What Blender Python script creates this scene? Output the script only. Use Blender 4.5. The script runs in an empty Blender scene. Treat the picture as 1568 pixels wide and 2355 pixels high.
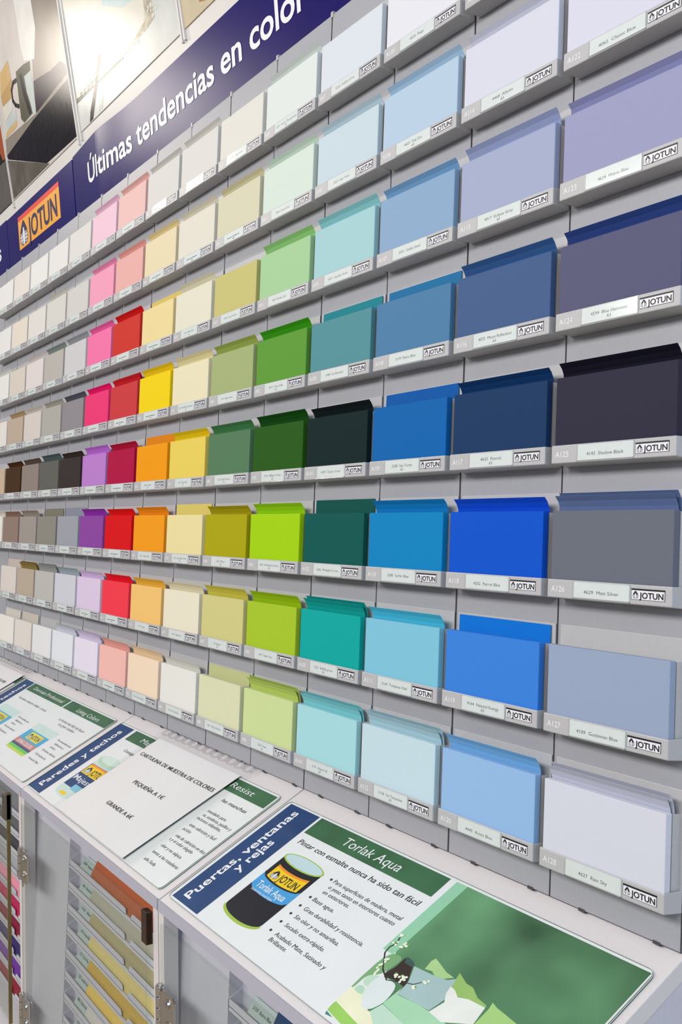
import bpy, math, random
from mathutils import Vector, Matrix
random.seed(7)
SC = bpy.context.scene
COL = SC.collection
# ------------------------------------------------------------------ units
# the layout is measured in units of one tray column (15 cm); x runs along the wall
# (0 = left edge of the rightmost tray column), y into the wall, z up (0 = lip of tray row five)
U = 0.15
Z0 = 1.38
def V(x, y, z): return Vector((x*U, y*U, z*U + Z0))

# ------------------------------------------------------------------ camera
cam = bpy.data.cameras.new('camera')
cam.sensor_fit = 'VERTICAL'; cam.sensor_height = 36.0; cam.sensor_width = 24.0
cam.lens = 2441.32/2355*36.0
cam.clip_start = 0.02; cam.clip_end = 60
camo = bpy.data.objects.new('camera', cam); COL.objects.link(camo)
yaw, pit, rol = 1.02111788, 1.60111067, 0.0365712145
R = Matrix.Rotation(yaw, 4, 'Z') @ Matrix.Rotation(pit, 4, 'X') @ Matrix.Rotation(rol, 4, 'Z')
camo.matrix_world = Matrix.Translation(V(4.75462355, -4.37347313, -0.633330623)) @ R
SC.camera = camo

# ------------------------------------------------------------------ world, lamps, exposure
w = bpy.data.worlds.new('world'); SC.world = w; w.use_nodes = True
_n = w.node_tree; _bg = _n.nodes['Background']; _bg.inputs[1].default_value = 0.33
_tc = _n.nodes.new('ShaderNodeTexCoord'); _sx = _n.nodes.new('ShaderNodeSeparateXYZ'); _rp = _n.nodes.new('ShaderNodeValToRGB')
_mr = _n.nodes.new('ShaderNodeMapRange'); _mr.inputs[1].default_value = -1; _mr.inputs[2].default_value = 1
_n.links.new(_tc.outputs['Generated'], _sx.inputs[0]); _n.links.new(_sx.outputs['Z'], _mr.inputs[0]); _n.links.new(_mr.outputs[0], _rp.inputs[0])
_rp.color_ramp.elements[0].position = 0.30; _rp.color_ramp.elements[0].color = (0.20, 0.20, 0.22, 1)
_rp.color_ramp.elements[1].position = 0.62; _rp.color_ramp.elements[1].color = (0.93, 0.96, 1.0, 1)
_n.links.new(_rp.outputs[0], _bg.inputs[0])
SC.view_settings.view_transform = 'Standard'; SC.view_settings.look = 'None'
SC.view_settings.exposure = -0.14; SC.view_settings.gamma = 1.0
SC.view_settings.use_curve_mapping = False
def area(name, loc, target, sx, sy, power, color, disk=False):
    l = bpy.data.lights.new(name, 'AREA'); l.shape = 'DISK' if disk else 'RECTANGLE'
    l.size = sx
    if not disk: l.size_y = sy
    l.energy = power; l.color = color
    o = bpy.data.objects.new(name, l); COL.objects.link(o); o.location = loc
    o.rotation_euler = (Vector(target)-Vector(loc)).to_track_quat('-Z', 'Y').to_euler()
    return o
for i, x in enumerate((-2.3, -0.5, 1.3)):
    area('ceiling_lamp', (x, -3.1, 2.7), (x, -0.1, 1.0), 1.4, 0.7, 45, (1.0, 0.955, 0.91))
area('shop_window', (3.4, -1.3, 2.3), (-0.8, -0.1, 1.4), 2.4, 1.6, 48, (0.52, 0.75, 1.0))
area('spot_lamp', V(-26.2, -7.9, 11.0), V(-9.0, .3, 5.0), 0.40, 0.40, 14, (1.0, 0.91, 0.80), True)

# ------------------------------------------------------------------ materials
def lin(c):
    r = []
    for v in c[:3]:
        v /= 255.0
        r.append(v/12.92 if v <= 0.04045 else ((v+0.055)/1.055)**2.4)
    return tuple(r)
MATS = {}
def mat(name, rgb, rough=0.5, spec=0.5, metal=0.0, noise=0.03, scale=60.0, coat=0.0, bump=0.0, ior=1.5):
    if name in MATS: return MATS[name]
    m = bpy.data.materials.new(name); m.use_nodes = True; MATS[name] = m
    nt = m.node_tree; b = nt.nodes['Principled BSDF']
    c = lin(rgb)
    b.inputs['Roughness'].default_value = rough
    b.inputs['Metallic'].default_value = metal
    b.inputs['IOR'].default_value = ior
    b.inputs['Specular IOR Level'].default_value = spec
    b.inputs['Coat Weight'].default_value = coat
    b.inputs['Coat Roughness'].default_value = 0.06
    tc = nt.nodes.new('ShaderNodeTexCoord')
    nz = nt.nodes.new('ShaderNodeTexNoise'); nz.inputs['Scale'].default_value = scale
    nz.inputs['Detail'].default_value = 2.0
    nt.links.new(tc.outputs['Object'], nz.inputs['Vector'])
    rp = nt.nodes.new('ShaderNodeValToRGB')
    rp.color_ramp.elements[0].position = 0.3; rp.color_ramp.elements[1].position = 0.7
    rp.color_ramp.elements[0].color = tuple(v*(1-noise) for v in c)+(1,)
    rp.color_ramp.elements[1].color = tuple(min(1, v*(1+noise)) for v in c)+(1,)
    nt.links.new(nz.outputs['Fac'], rp.inputs['Fac'])
    nt.links.new(rp.outputs['Color'], b.inputs['Base Color'])
    if bump:
        bp = nt.nodes.new('ShaderNodeBump'); bp.inputs['Strength'].default_value = bump
        bp.inputs['Distance'].default_value = 0.001
        nt.links.new(nz.outputs['Fac'], bp.inputs['Height']); nt.links.new(bp.outputs['Normal'], b.inputs['Normal'])
    return m
def clear(name, tint=(1, 1, 1), refl=0.5, rough=0.08, base=0.03):
    if name in MATS: return MATS[name]
    m = bpy.data.materials.new(name); m.use_nodes = True; MATS[name] = m
    nt = m.node_tree
    for n in list(nt.nodes):
        if n.type != 'OUTPUT_MATERIAL': nt.nodes.remove(n)
    out = nt.nodes['Material Output']
    tr = nt.nodes.new('ShaderNodeBsdfTransparent'); tr.inputs[0].default_value = tint+(1,)
    gl = nt.nodes.new('ShaderNodeBsdfGlossy'); gl.inputs['Roughness'].default_value = rough
    lw = nt.nodes.new('ShaderNodeFresnel'); lw.inputs['IOR'].default_value = 1.45
    mp = nt.nodes.new('ShaderNodeMath'); mp.operation = 'MULTIPLY_ADD'
    mp.inputs[1].default_value = refl; mp.inputs[2].default_value = base
    nt.links.new(lw.outputs[0], mp.inputs[0])
    ge = nt.nodes.new('ShaderNodeNewGeometry'); fb_ = nt.nodes.new('ShaderNodeMath'); fb_.operation = 'SUBTRACT'
    fb_.inputs[0].default_value = 1.0; nt.links.new(ge.outputs['Backfacing'], fb_.inputs[1])
    m2 = nt.nodes.new('ShaderNodeMath'); m2.operation = 'MULTIPLY'
    nt.links.new(mp.outputs[0], m2.inputs[0]); nt.links.new(fb_.outputs[0], m2.inputs[1])
    mx = nt.nodes.new('ShaderNodeMixShader')
    nt.links.new(m2.outputs[0], mx.inputs[0]); nt.links.new(tr.outputs[0], mx.inputs[1]); nt.links.new(gl.outputs[0], mx.inputs[2])
    nt.links.new(mx.outputs[0], out.inputs[0])
    return m
METAL = mat('grey_powder_coat', (188, 187, 189), 0.42, 0.5, noise=0.02, scale=400, bump=0.04)
PANEL = mat('grey_panel_paint', (166, 167, 174), 0.45, 0.5, noise=0.02, scale=300, bump=0.03)
WALLM = mat('white_wall_paint', (214, 214, 216), 0.8, noise=0.02)
DARK = mat('dark_gap', (70, 70, 74), 0.8)
BLACK = mat('black_ink', (14, 13, 18), 0.45)
GREYINK = mat('grey_ink', (70, 78, 80), 0.5)
PALEINK = mat('pale_grey_print', (236, 236, 240), 0.5)
WHITE = mat('white_print', (240, 240, 244), 0.4, noise=0.01)
STICK = mat('white_sticker', (238, 238, 246), 0.35, noise=0.01)
MINT = mat('mint_paper', (228, 233, 233), 0.5, noise=0.02, scale=90)
RACKP = mat('shaded_label_paper', (176, 190, 188), 0.5, noise=0.02, scale=90)  # rack label paper, the cabinet's shade mixed into its colour
CLEAR = clear('clear_plastic', (0.985, 0.992, 0.99), 0.45, 0.12, 0.03)
GLASS = clear('clear_glass', (0.95, 0.97, 0.96), 1.0, 0.02, 0.02)
ACRYL = clear('clear_acrylic', (0.99, 0.993, 0.992), 0.28, 0.05, 0.0)
COUNTER = mat('white_laminate', (222, 216, 217), 0.45, noise=0.015, scale=300)
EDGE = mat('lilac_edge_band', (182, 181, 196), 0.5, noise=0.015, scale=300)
CABIN = mat('cabinet_grey', (204, 202, 214), 0.5, noise=0.02, scale=200)
CHROME = mat('polished_steel', (205, 200, 195), 0.16, metal=1.0, noise=0.02)
BRASS = mat('brushed_steel', (150, 145, 130), 0.35, metal=1.0, noise=0.05)
BROWN = mat('dark_bronze', (74, 50, 36), 0.35, metal=0.6, noise=0.05)
GEDGE = mat('glass_edge_olive', (120, 105, 60), 0.3, noise=0.08)
ACEDGE = mat('acrylic_edge_green', (70, 104, 90), 0.2, noise=0.05)

# ------------------------------------------------------------------ mesh helpers
class MB:
    def __init__(s): s.v = []; s.f = []; s.mi = []; s.mats = []; s.smooth = False
    def mid(s, m):
        if m not in s.mats: s.mats.append(m)
        return s.mats.index(m)
    def face(s, pts, m):
        i = len(s.v); s.v += [Vector(p) for p in pts]; s.f.append(tuple(range(i, i+len(pts)))); s.mi.append(s.mid(m))
    def raw(s, verts, faces, m):
        i = len(s.v); s.v += [Vector(p) for p in verts]; k = s.mid(m)
        for f in faces: s.f.append(tuple(i+j for j in f)); s.mi.append(k)
    def box(s, a, b, m):
        (x0, y0, z0), (x1, y1, z1) = a, b
        v = [(x0,y0,z0),(x1,y0,z0),(x1,y1,z0),(x0,y1,z0),(x0,y0,z1),(x1,y0,z1),(x1,y1,z1),(x0,y1,z1)]
        s.raw(v, [(0,3,2,1),(4,5,6,7),(0,1,5,4),(1,2,6,5),(2,3,7,6),(3,0,4,7)], m)
    def prism(s, poly, axis_pts, m, mside=None):
        """poly: list of 3D points, axis_pts: extrusion vector"""
        d = Vector(axis_pts); n = len(poly); p = [Vector(q) for q in poly]
        i = len(s.v); s.v += p + [q+d for q in p]
        s.f.append(tuple(i+j for j in range(n))); s.mi.append(s.mid(m))
        s.f.append(tuple(i+n+j for j in reversed(range(n)))); s.mi.append(s.mid(m))
        ms = s.mid(mside or m)
        for j in range(n):
            k = (j+1) % n
            s.f.append((i+j, i+n+j, i+n+k, i+k)); s.mi.append(ms)
    def strip(s, prof, x0, x1, th, m):
        """sheet whose (y,z) profile runs along x, thickness th in y"""
        n = len(prof); v = []
        nrm = []
        for j in range(n):
            a = prof[max(0, j-1)]; b = prof[min(n-1, j+1)]
            t = Vector((b[0]-a[0], b[1]-a[1])).normalized(); nrm.append((t[1], -t[0]))
        for x in (x0, x1):
            for (y, z) in prof: v.append((x, y, z))
            for (y, z), q in zip(prof, nrm): v.append((x, y+q[0]*th, z+q[1]*th))
        f = []; o = 2*n
        for j in range(n-1):
            f.append((j, j+1, o+j+1, o+j)); f.append((n+j, o+n+j, o+n+j+1, n+j+1))
            f.append((j, n+j, n+j+1, j+1)); f.append((o+j, o+j+1, o+n+j+1, o+n+j))
        f.append((0, o, o+n, n)); f.append((n-1, 2*n-1, o+2*n-1, o+n-1))
        s.raw(v, f, m)
    def cyl(s, a, b, r, m, n=16):
        a = Vector(a); b = Vector(b); d = (b-a).normalized()
        t = Vector((1, 0, 0)) if abs(d.x) < .9 else Vector((0, 1, 0))
        u = d.cross(t).normalized(); w_ = d.cross(u)
        ring = [(math.cos(2*math.pi*k/n), math.sin(2*math.pi*k/n)) for k in range(n)]
        v = [a+(u*c+w_*q)*r for c, q in ring]+[b+(u*c+w_*q)*r for c, q in ring]
        f = [tuple(range(n)), tuple(reversed(range(n, 2*n)))]+[(k, n+k, n+(k+1) % n, (k+1) % n) for k in range(n)]
        s.raw(v, f, m)
    def mesh(s, name, fix=True):
        me = bpy.data.meshes.new(name); me.from_pydata([tuple(p) for p in s.v], [], s.f)
        for m in s.mats: me.materials.append(m)
        for p, k in zip(me.polygons, s.mi): p.material_index = k
        if fix:
            import bmesh
            bm = bmesh.new(); bm.from_mesh(me); bmesh.ops.recalc_face_normals(bm, faces=bm.faces); bm.to_mesh(me); bm.free()
        me.update(); return me
def bevel_mesh(me, width, seg=2, angle=0.5):
    import bmesh
    bm = bmesh.new(); bm.from_mesh(me)
    bmesh.ops.remove_doubles(bm, verts=bm.verts, dist=1e-6)
    es = [e for e in bm.edges if len(e.link_faces) == 2 and e.calc_face_angle(0) > angle]
    bmesh.ops.bevel(bm, geom=es, offset=width, segments=seg, affect='EDGES', profile=0.5)
    bm.to_mesh(me); bm.free(); me.update(); return me
def obj(name, me, parent=None, loc=None):
    o = bpy.data.objects.new(name, me); COL.objects.link(o)
    if parent is not None: o.parent = parent
    if loc is not None: o.location = loc
    return o
def thing(name, label, cat, loc, group=None):
    o = bpy.data.objects.new(name, None); COL.objects.link(o); o.location = loc
    o.empty_display_size = 0.02; o['label'] = label; o['category'] = cat
    if group: o['group'] = group
    return o
def tag(o, label, cat, group=None):
    o['label'] = label; o['category'] = cat
    if group: o['group'] = group
    return o
def struct(name, me):
    o = obj(name, me); o['kind'] = 'structure'; return o

# ------------------------------------------------------------------ lettering
TXT = {}
def glyphs(s, bold=0.0, res=2, shear=0.0, spacing=1.0):
    key = (s, bold, res, shear, spacing)
    if key in TXT: return TXT[key]
    cu = bpy.data.curves.new('t', 'FONT'); cu.body = s; cu.size = 1.0; cu.offset = bold
    cu.resolution_u = res; cu.shear = shear; cu.space_character = spacing; cu.fill_mode = 'FRONT' if hasattr(cu, 'fill_mode') else None
    o = bpy.data.objects.new('t', cu); COL.objects.link(o)
    bpy.context.view_layer.update()
    me = bpy.data.meshes.new_from_object(o.evaluated_get(bpy.context.evaluated_depsgraph_get()))
    vs = [(v.co.x, v.co.y) for v in me.vertices]; fs = [tuple(p.vertices) for p in me.polygons]
    bpy.data.objects.remove(o); bpy.data.curves.remove(cu); bpy.data.meshes.remove(me)
    xs = [v[0] for v in vs]; x0, x1 = min(xs), max(xs)
    TXT[key] = ([(x-x0, y) for x, y in vs], fs, x1-x0)
    return TXT[key]
_c = glyphs('H'); CAP = max(v[1] for v in _c[0])
def letters(mb, s, frame, x0, y0, width, cap, m, bold=0.0, res=2, shear=0.0, off=0.0, spacing=1.0):
    """frame(u, v, h) -> 3D; baseline starts at (x0, y0), fitted to width and cap height"""
    vs, fs, wd = glyphs(s, bold, res, shear, spacing)
    sx = width/wd; sy = cap/CAP
    mb.raw([frame(x0+x*sx, y0+y*sy, off) for x, y in vs], fs, m)
def poly(mb, pts, frame, m, off): mb.face([frame(u, v, off) for u, v in pts], m)
def ellipse(cx, cy, rx, ry, n=20, a0=0.0, a1=2*math.pi, rot=0.0):
    r = []
    for k in range(n):
        t = a0+(a1-a0)*k/(n if abs(a1-a0-2*math.pi) < 1e-6 else n-1)
        x, y = rx*math.cos(t), ry*math.sin(t)
        r.append((cx+x*math.cos(rot)-y*math.sin(rot), cy+x*math.sin(rot)+y*math.cos(rot)))
    return r
def ribbon(mb, pts, frame, wd, m, off):
    for a, b in zip(pts[:-1], pts[1:]):
        d = Vector((b[0]-a[0], b[1]-a[1])); L = d.length
        if L == 0: continue
        n = Vector((-d.y, d.x))/L*wd/2; e = d/L*wd*0.3
        poly(mb, [(a[0]-n.x-e.x, a[1]-n.y-e.y), (b[0]-n.x+e.x, b[1]-n.y+e.y), (b[0]+n.x+e.x, b[1]+n.y+e.y), (a[0]+n.x-e.x, a[1]+n.y-e.y)], frame, m, off)
def emblem(mb, frame, x0, y0, wd, ht, mi, mw, off):
    """bird standing on a globe, in a unit box"""
    g = lambda u, v, h: frame(x0+u*wd, y0+v*ht, h)
    e = .0003
    for s in (-1, 1):
        poly(mb, ellipse(.5+s*.30, .29, .20, .27, 18), g, mw, off)
        for yy in (.14, .28, .42):
            ribbon(mb, [(.5+s*.16, yy+.012), (.5+s*.49, yy-.01)], g, .028, mi, off+e)
        ribbon(mb, ellipse(.5+s*.14, .29, s*.20, .27, 9, -1.4, 1.4), g, .028, mi, off+e)
        ribbon(mb, ellipse(.5+s*.14, .29, s*.355, .28, 11, -1.4, 1.4), g, .04, mi, off+e)
        poly(mb, [(.5, .70), (.5+s*.13, .62), (.5+s*.22, .48), (.5+s*.47, .50), (.5+s*.40, .62), (.5+s*.25, .80), (.5+s*.10, .95), (.5, 1.0)][::s], g, mi, off+2*e)
    poly(mb, [(.40, .0), (.60, .0), (.66, .22), (.66, .46), (.60, .62), (.50, .72), (.40, .62), (.34, .46), (.34, .22)], g, mw, off+2.5*e)
    ribbon(mb, [(.40, .0), (.34, .22), (.34, .46), (.40, .62)], g, .045, mi, off+3*e); ribbon(mb, [(.60, .0), (.66, .22), (.66, .46), (.60, .62)], g, .045, mi, off+3*e)
    poly(mb, [(.5, 1.0), (.58, .90), (.60, .78), (.5, .74), (.40, .78), (.42, .90)], g, mi, off+3*e)


# ================================================================== THE ROOM
ROWP = 0.79274
mb = MB(); mb.box(V(-30, -24, -9.3), V(12, 1.2, -9.2), mat('beige_floor', (160, 150, 134), 0.5, noise=0.05, scale=4)); struct('floor', mb.mesh('floor'))
mb = MB(); mb.box(V(-30, .75, -9.2), V(12, 1.2, 12), WALLM); struct('wall_back', mb.mesh('wall_back'))
# grey metal panels behind the trays, one strip per column, slightly apart
mb = MB()
mb.box(V(-15.05, .172, -2.64), V(.95, .21, 3.90), DARK)
for c in range(0, 16):
    x0 = c-15-.050; x1 = c-15+(.943 if c % 2 else .9485)
    mb.box(V(x0, .14, -2.706), V(x1, .18, 3.925), PANEL)
me = mb.mesh('panels'); bevel_mesh(me, .0009, 2)
struct('trim_1', me)
mb = MB()   # feet of the panels on the counter
for c in range(0, 16):
    for q in (.22, .78):
        mb.box(V(c-15+q-.025, .136, -2.712), V(c-15+q+.025, .16, -2.694), DARK)
struct('trim_2', mb.mesh('panel_feet'))
mb = MB()   # clips on top of the panel joints
for c in range(0, 17):
    x = c-15-.05
    mb.box(V(x-.018, .132, 3.895), V(x+.018, .19, 3.945), METAL)
struct('trim_3', mb.mesh('panel_clips'))

# ================================================================== CARD TRAYS
FR = {15: [None,(217,217,233),(158,160,196),(92,92,124),(50,47,66),(107,112,125),(152,167,195),(214,216,228)],
14: [(218,220,234),(216,218,232),(166,175,206),(70,97,143),(25,58,100),(0,85,195),(72,130,213),(148,188,232)],
13: [(226,228,236),(182,205,226),(140,172,205),(78,128,170),(0,100,168),(0,130,186),(125,197,222),(195,220,230)],
12: [(216,224,232),(200,217,227),(165,209,214),(84,146,156),(0,36,38),(0,88,82),(0,165,160),(165,218,224)],
11: [(223,230,228),(214,229,218),(166,208,155),(92,155,50),(36,90,16),(166,207,28),(168,195,80),(203,219,152)],
10: [(226,224,217),(216,212,184),(200,194,120),(163,178,120),(84,125,90),(170,163,40),(208,202,132),(216,219,180)],
9: [(222,220,216),(226,222,208),(228,224,204),(232,224,188),(228,206,116),(234,220,160),(232,226,203),(228,228,222)],
8: [(220,218,215),(232,218,180),(236,216,155),(250,210,45),(255,158,66),(255,158,72),(254,196,132),(246,218,192)],
7: [(236,194,190),(232,176,170),(196,62,54),(194,68,72),(166,0,68),(206,30,42),(252,76,88),(252,186,178)],
6: [(240,200,218),(247,160,190),(252,125,170),(225,70,120),(185,125,205),(140,68,162),(218,200,228),(228,220,238)],
5: [(222,220,217),(210,208,205),(205,204,208),(142,138,144),(55,47,45),(155,158,170),(204,206,216),(224,227,235)],
4: [(230,228,226),(214,212,207),(184,180,174),(174,171,165),(98,97,92),(140,137,128),(188,186,182),(228,228,230)],
3: [(232,231,229),(224,220,215),(222,214,212),(212,204,198),(142,130,124),(158,150,144),(184,170,152),(222,216,208)],
2: [(230,223,216),(228,220,206),(216,206,196),(188,170,152),(70,46,22),(145,124,114),(218,210,204),(232,228,222)],
1: [(232,231,230),(230,230,230),(230,230,228),(228,222,218),(200,178,152),(232,228,220),None,None]}
# how the loose sheets stand behind each stack: C curls forward, S straight, D two sheets, N none
TB = {15:'-CCCCDND',14:'CCCCCCSC',13:'CCCSSCCD',12:'NCCSCSDD',11:'CCCCCCCD',10:'NCNCCCCS',9:'CCCCCSCC',8:'CCSCSCCC',
7:'CCCDCCCC',6:'CCCCCCCD',5:'SNCCCSCD',4:'NCCCCSDN',3:'NNCCCCDS',2:'NNNCCCSS',1:'NNCNNC--'}
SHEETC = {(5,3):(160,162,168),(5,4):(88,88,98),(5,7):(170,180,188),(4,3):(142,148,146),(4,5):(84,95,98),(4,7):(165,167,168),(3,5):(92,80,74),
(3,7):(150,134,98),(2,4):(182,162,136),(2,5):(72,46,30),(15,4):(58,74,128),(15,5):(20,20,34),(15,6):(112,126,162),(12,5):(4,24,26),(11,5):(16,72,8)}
NAMES = {15:{2:'4062  Classic Blue',3:'4624  Warm Blue',4:'4594  Blue Harmony|A3',5:'4143  Shadow Black',6:'4629  Matt Silver',7:'4109  Gustavian Blue',8:'4627  Rain Sky'},
14:{2:'4468  Alladin|A3',3:'4017  Eclipse Grey|A3',4:'4072  Moon Reflection|A3',5:'4625  Petroli|A3',6:'4202  Parrot Blue',7:'4164  Natural Energy|A3',8:'4445  Arctic Blue'},
13:{1:'4520  Paige',2:'4423  Teal Zen|A3',3:'5351  Cadet Steel',4:'5159  Retro Blue',5:'5208  Sea Turtle|A3',6:'5280  Surfer Blue',7:'5169  Turquesa Vital',8:'5136  Ice Turquoise|A3'},
12:{1:'5262  Svalbard Sea',2:'5225  Lake View',3:'6267  Cupcake Green',4:'6084  Sea Emerald',5:'6243  Classic Green',6:'6242  Midnight Forest',7:'6221  Bubbly green|A3',8:'6191  Aqua Soft|A3'},
11:{1:'7270  Verde Tranquilidad|A3',2:'7408  Lemon Zest',3:'8095  Brown Leaf',4:'7313  Olive Stalk|A3',5:'7314  Billiard Table|A3',6:'8241  Enchanted Garden|A3',7:'8199  Sugar Cane',8:'8265  Kiwi|A3'},
10:{1:'8003  Peppermint|A3',3:'8148  Green Hollow',4:'8109  Aged Green',5:'125  Island Green|A3',6:'8306  Wheat|A3',7:'274  Bamboo|A3',8:'8230  Winter Willow'},
9:{3:'1022  White Rice|A3',4:'1276  Amarillo Optimismo|A3',5:'1227  Dark Pine|A3',6:'1023  Amarillo Vital|A3',7:'1041  Sunkissed',8:'1224  Pure Barley'},
8:{5:'2481  Sunkist|A3',6:'2256  Orange Crush',7:'1027  Orange',8:'2023  Peach Delight'}}
CN = [('white',(232,231,230)),('off white',(230,223,214)),('cream',(232,224,200)),('pale lavender',(216,217,232)),('lilac',(218,200,228)),('periwinkle blue',(160,164,200)),
('slate violet',(92,92,124)),('near black',(50,47,56)),('mid grey',(120,120,126)),('light grey',(205,205,208)),('silver grey',(176,174,172)),('warm grey',(150,140,132)),
('taupe brown',(145,124,114)),('beige',(196,176,152)),('dark brown',(70,46,22)),('navy blue',(25,58,100)),('dusty blue',(74,110,155)),('royal blue',(0,85,195)),('bright blue',(72,130,213)),
('sky blue',(148,188,232)),('pale blue',(190,212,228)),('ocean blue',(0,105,170)),('cyan blue',(0,130,186)),('light turquoise',(130,200,222)),('aqua',(165,214,220)),('teal',(0,165,160)),
('sea green',(84,146,156)),('dark teal',(0,88,82)),('blackish green',(0,36,38)),('pale mint',(214,229,220)),('light green',(166,208,155)),('grass green',(92,155,50)),('dark green',(36,90,16)),
('lime green',(166,207,28)),('apple green',(168,195,80)),('pale lime',(203,219,152)),('olive yellow',(190,184,90)),('olive',(170,163,40)),('sage green',(163,178,120)),('muted green',(84,125,90)),
('pale yellow',(234,220,165)),('yellow',(250,210,45)),('soft yellow',(228,206,116)),('orange',(255,158,68)),('peach',(254,205,160)),('salmon pink',(245,186,178)),('brick red',(195,65,62)),
('red',(206,30,42)),('coral red',(252,76,88)),('crimson',(166,0,68)),('magenta pink',(225,70,120)),('hot pink',(250,130,172)),('pale pink',(240,200,215)),('violet',(140,68,162)),('light purple',(185,125,205))]
def cname(c): return min(CN, key=lambda n: sum((a-b)**2 for a, b in zip(n[1], c)))[0]
ORD = ['','top','second','third','fourth','fifth','sixth','seventh','bottom']
CORD = ['rightmost','second','third','fourth','fifth','sixth','seventh','eighth','ninth','tenth','eleventh','twelfth','thirteenth','fourteenth','fifteenth']
def place(c, r):
    k = 15-c
    return '%s row, %s column%s' % (ORD[r], CORD[k], '' if k == 0 else ' from the right')
def stdize(rgb, f=1.0):
    l = lin(rgb); L = .2126*l[0]+.7152*l[1]+.0722*l[2]
    return tuple(min(.9, max(.003, L+(v-L)*f)) for v in l)
def srgb(l): return tuple(255*(12.92*v if v <= .0031308 else 1.055*v**(1/2.4)-.055) for v in l)
CARDGAIN = 1.0
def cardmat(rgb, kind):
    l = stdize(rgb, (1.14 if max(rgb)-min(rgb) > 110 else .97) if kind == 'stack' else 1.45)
    g = CARDGAIN*(1.0 if kind == 'stack' else .76)  # sheets: stronger tone of the stack, darkened with tray shade put into the colour
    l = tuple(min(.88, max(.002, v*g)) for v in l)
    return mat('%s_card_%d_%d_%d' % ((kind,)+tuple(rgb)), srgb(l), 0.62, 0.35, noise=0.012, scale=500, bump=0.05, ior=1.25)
# --- local frame of one tray: origin at the tray's base, centre back
OX, OY, OZ = .47, .07, -.12
def L(x, y, z): return Vector(((x-OX)*U, (y-OY)*U, (z-OZ)*U))
def fr_lip(u, v, h): return L(u, -h, v)     # drawing plane of the front lip
mb = MB()
mb.box(L(0, 0, -.108), L(.943, .012, 0), METAL)
mb.box(L(0, .0, -.108), L(.010, .138, 0), METAL); mb.box(L(.933, .0, -.108), L(.943, .138, 0), METAL)
mb.prism([L(0, 0, -.108), L(0, 0, -.100), L(0, .138, -.112), L(0, .138, -.120)], Vector((.943*U, 0, 0)), METAL)
# one closed shell for the outside so that its edges can be rounded
mb = MB()
o = [L(0,0,-.108), L(.943,0,-.108), L(.943,.138,-.12), L(0,.138,-.12), L(0,0,0), L(.943,0,0), L(.943,.138,0), L(0,.138,0)]
i_ = [L(.010,.011,-.098), L(.933,.011,-.098), L(.933,.138,-.110), L(.010,.138,-.110), L(.010,.011,0), L(.933,.011,0), L(.933,.138,0), L(.010,.138,0)]
mb.raw(o+i_, [(0,1,2,3), (0,4,5,1), (1,5,6,2), (0,3,7,4), (8,11,10,9), (8,9,13,12), (9,10,14,13), (8,12,15,11), (4,12,13,5), (5,13,14,6), (4,7,15,12), (3,2,10,11), (2,6,14,10), (7,3,11,15)], METAL)
ME_TRAY = mb.mesh('tray'); bevel_mesh(ME_TRAY, .0009, 2, .8)
mb = MB(); mb.box(L(-.015, .129, -.118), L(.943, .1385, .52), METAL); ME_BACK = mb.mesh('back_plate'); bevel_mesh(ME_BACK, .0005, 2)
mb = MB()
mb.box(L(.014, .064, -.106), L(.928, .068, .398), METAL); mb.box(L(.014, .064, -.106), L(.018, .129, .398), METAL); mb.box(L(.924, .064, -.106), L(.928, .129, .398), METAL)
ME_DIV = mb.mesh('divider')
mb = MB()   # clear label sleeve with its paper
mb.box(L(.224, -.0035, -.098), L(.652, -.0008, -.008), MINT)
ME_PAPER = mb.mesh('label_paper')
mb = MB()
mb.box(L(.221, -.0075, -.104), L(.655, -.0045, -.004), CLEAR)
mb.cyl(L(.219, -.006, -.105), L(.657, -.006, -.105), .0055*U, CLEAR, 8)
mb.box(L(.650, -.0095, -.108), L(.657, 0, -.002), CLEAR); mb.box(L(.217, -.0095, -.108), L(.223, 0, -.004), CLEAR)
ME_SLEEVE = mb.mesh('label_sleeve')
mb = MB(); mb.box(L(.665, -.0022, -.080), L(.897, .0, -.022), STICK); mb.box(L(.664, -.0028, -.0305), L(.898, -.0, -.0215), BLACK)
for a, b in (((.6645,-.0026,-.081),(.6665,0,-.022)), ((.8955,-.0026,-.081),(.8975,0,-.022)), ((.6645,-.0026,-.081),(.8975,0,-.0795))): mb.box(L(*a), L(*b), BLACK)
ME_STICK = mb.mesh('brand_sticker')
mb = MB(); letters(mb, 'JOTUN', fr_lip, .722, -.0725, .166, .031, BLACK, bold=.022, res=3, off=.0034)
emblem(mb, fr_lip, .675, -.0745, .040, .041, BLACK, STICK, .0026)
ME_BRAND = mb.mesh('brand_lettering', False)
mb = MB()
for k in range(7):
    x = .30+.038*k; wd = (.028, .033, .02, .030, .034, .026, .031)[k]
    mb.box(L(x, -.0042, -.062), L(x+wd, -.0036, -.054), GREYINK)
mb.box(L(.42, -.0042, -.083), L(.45, -.0036, -.075), GREYINK)
ME_LINES = mb.mesh('label_text', False)

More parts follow.
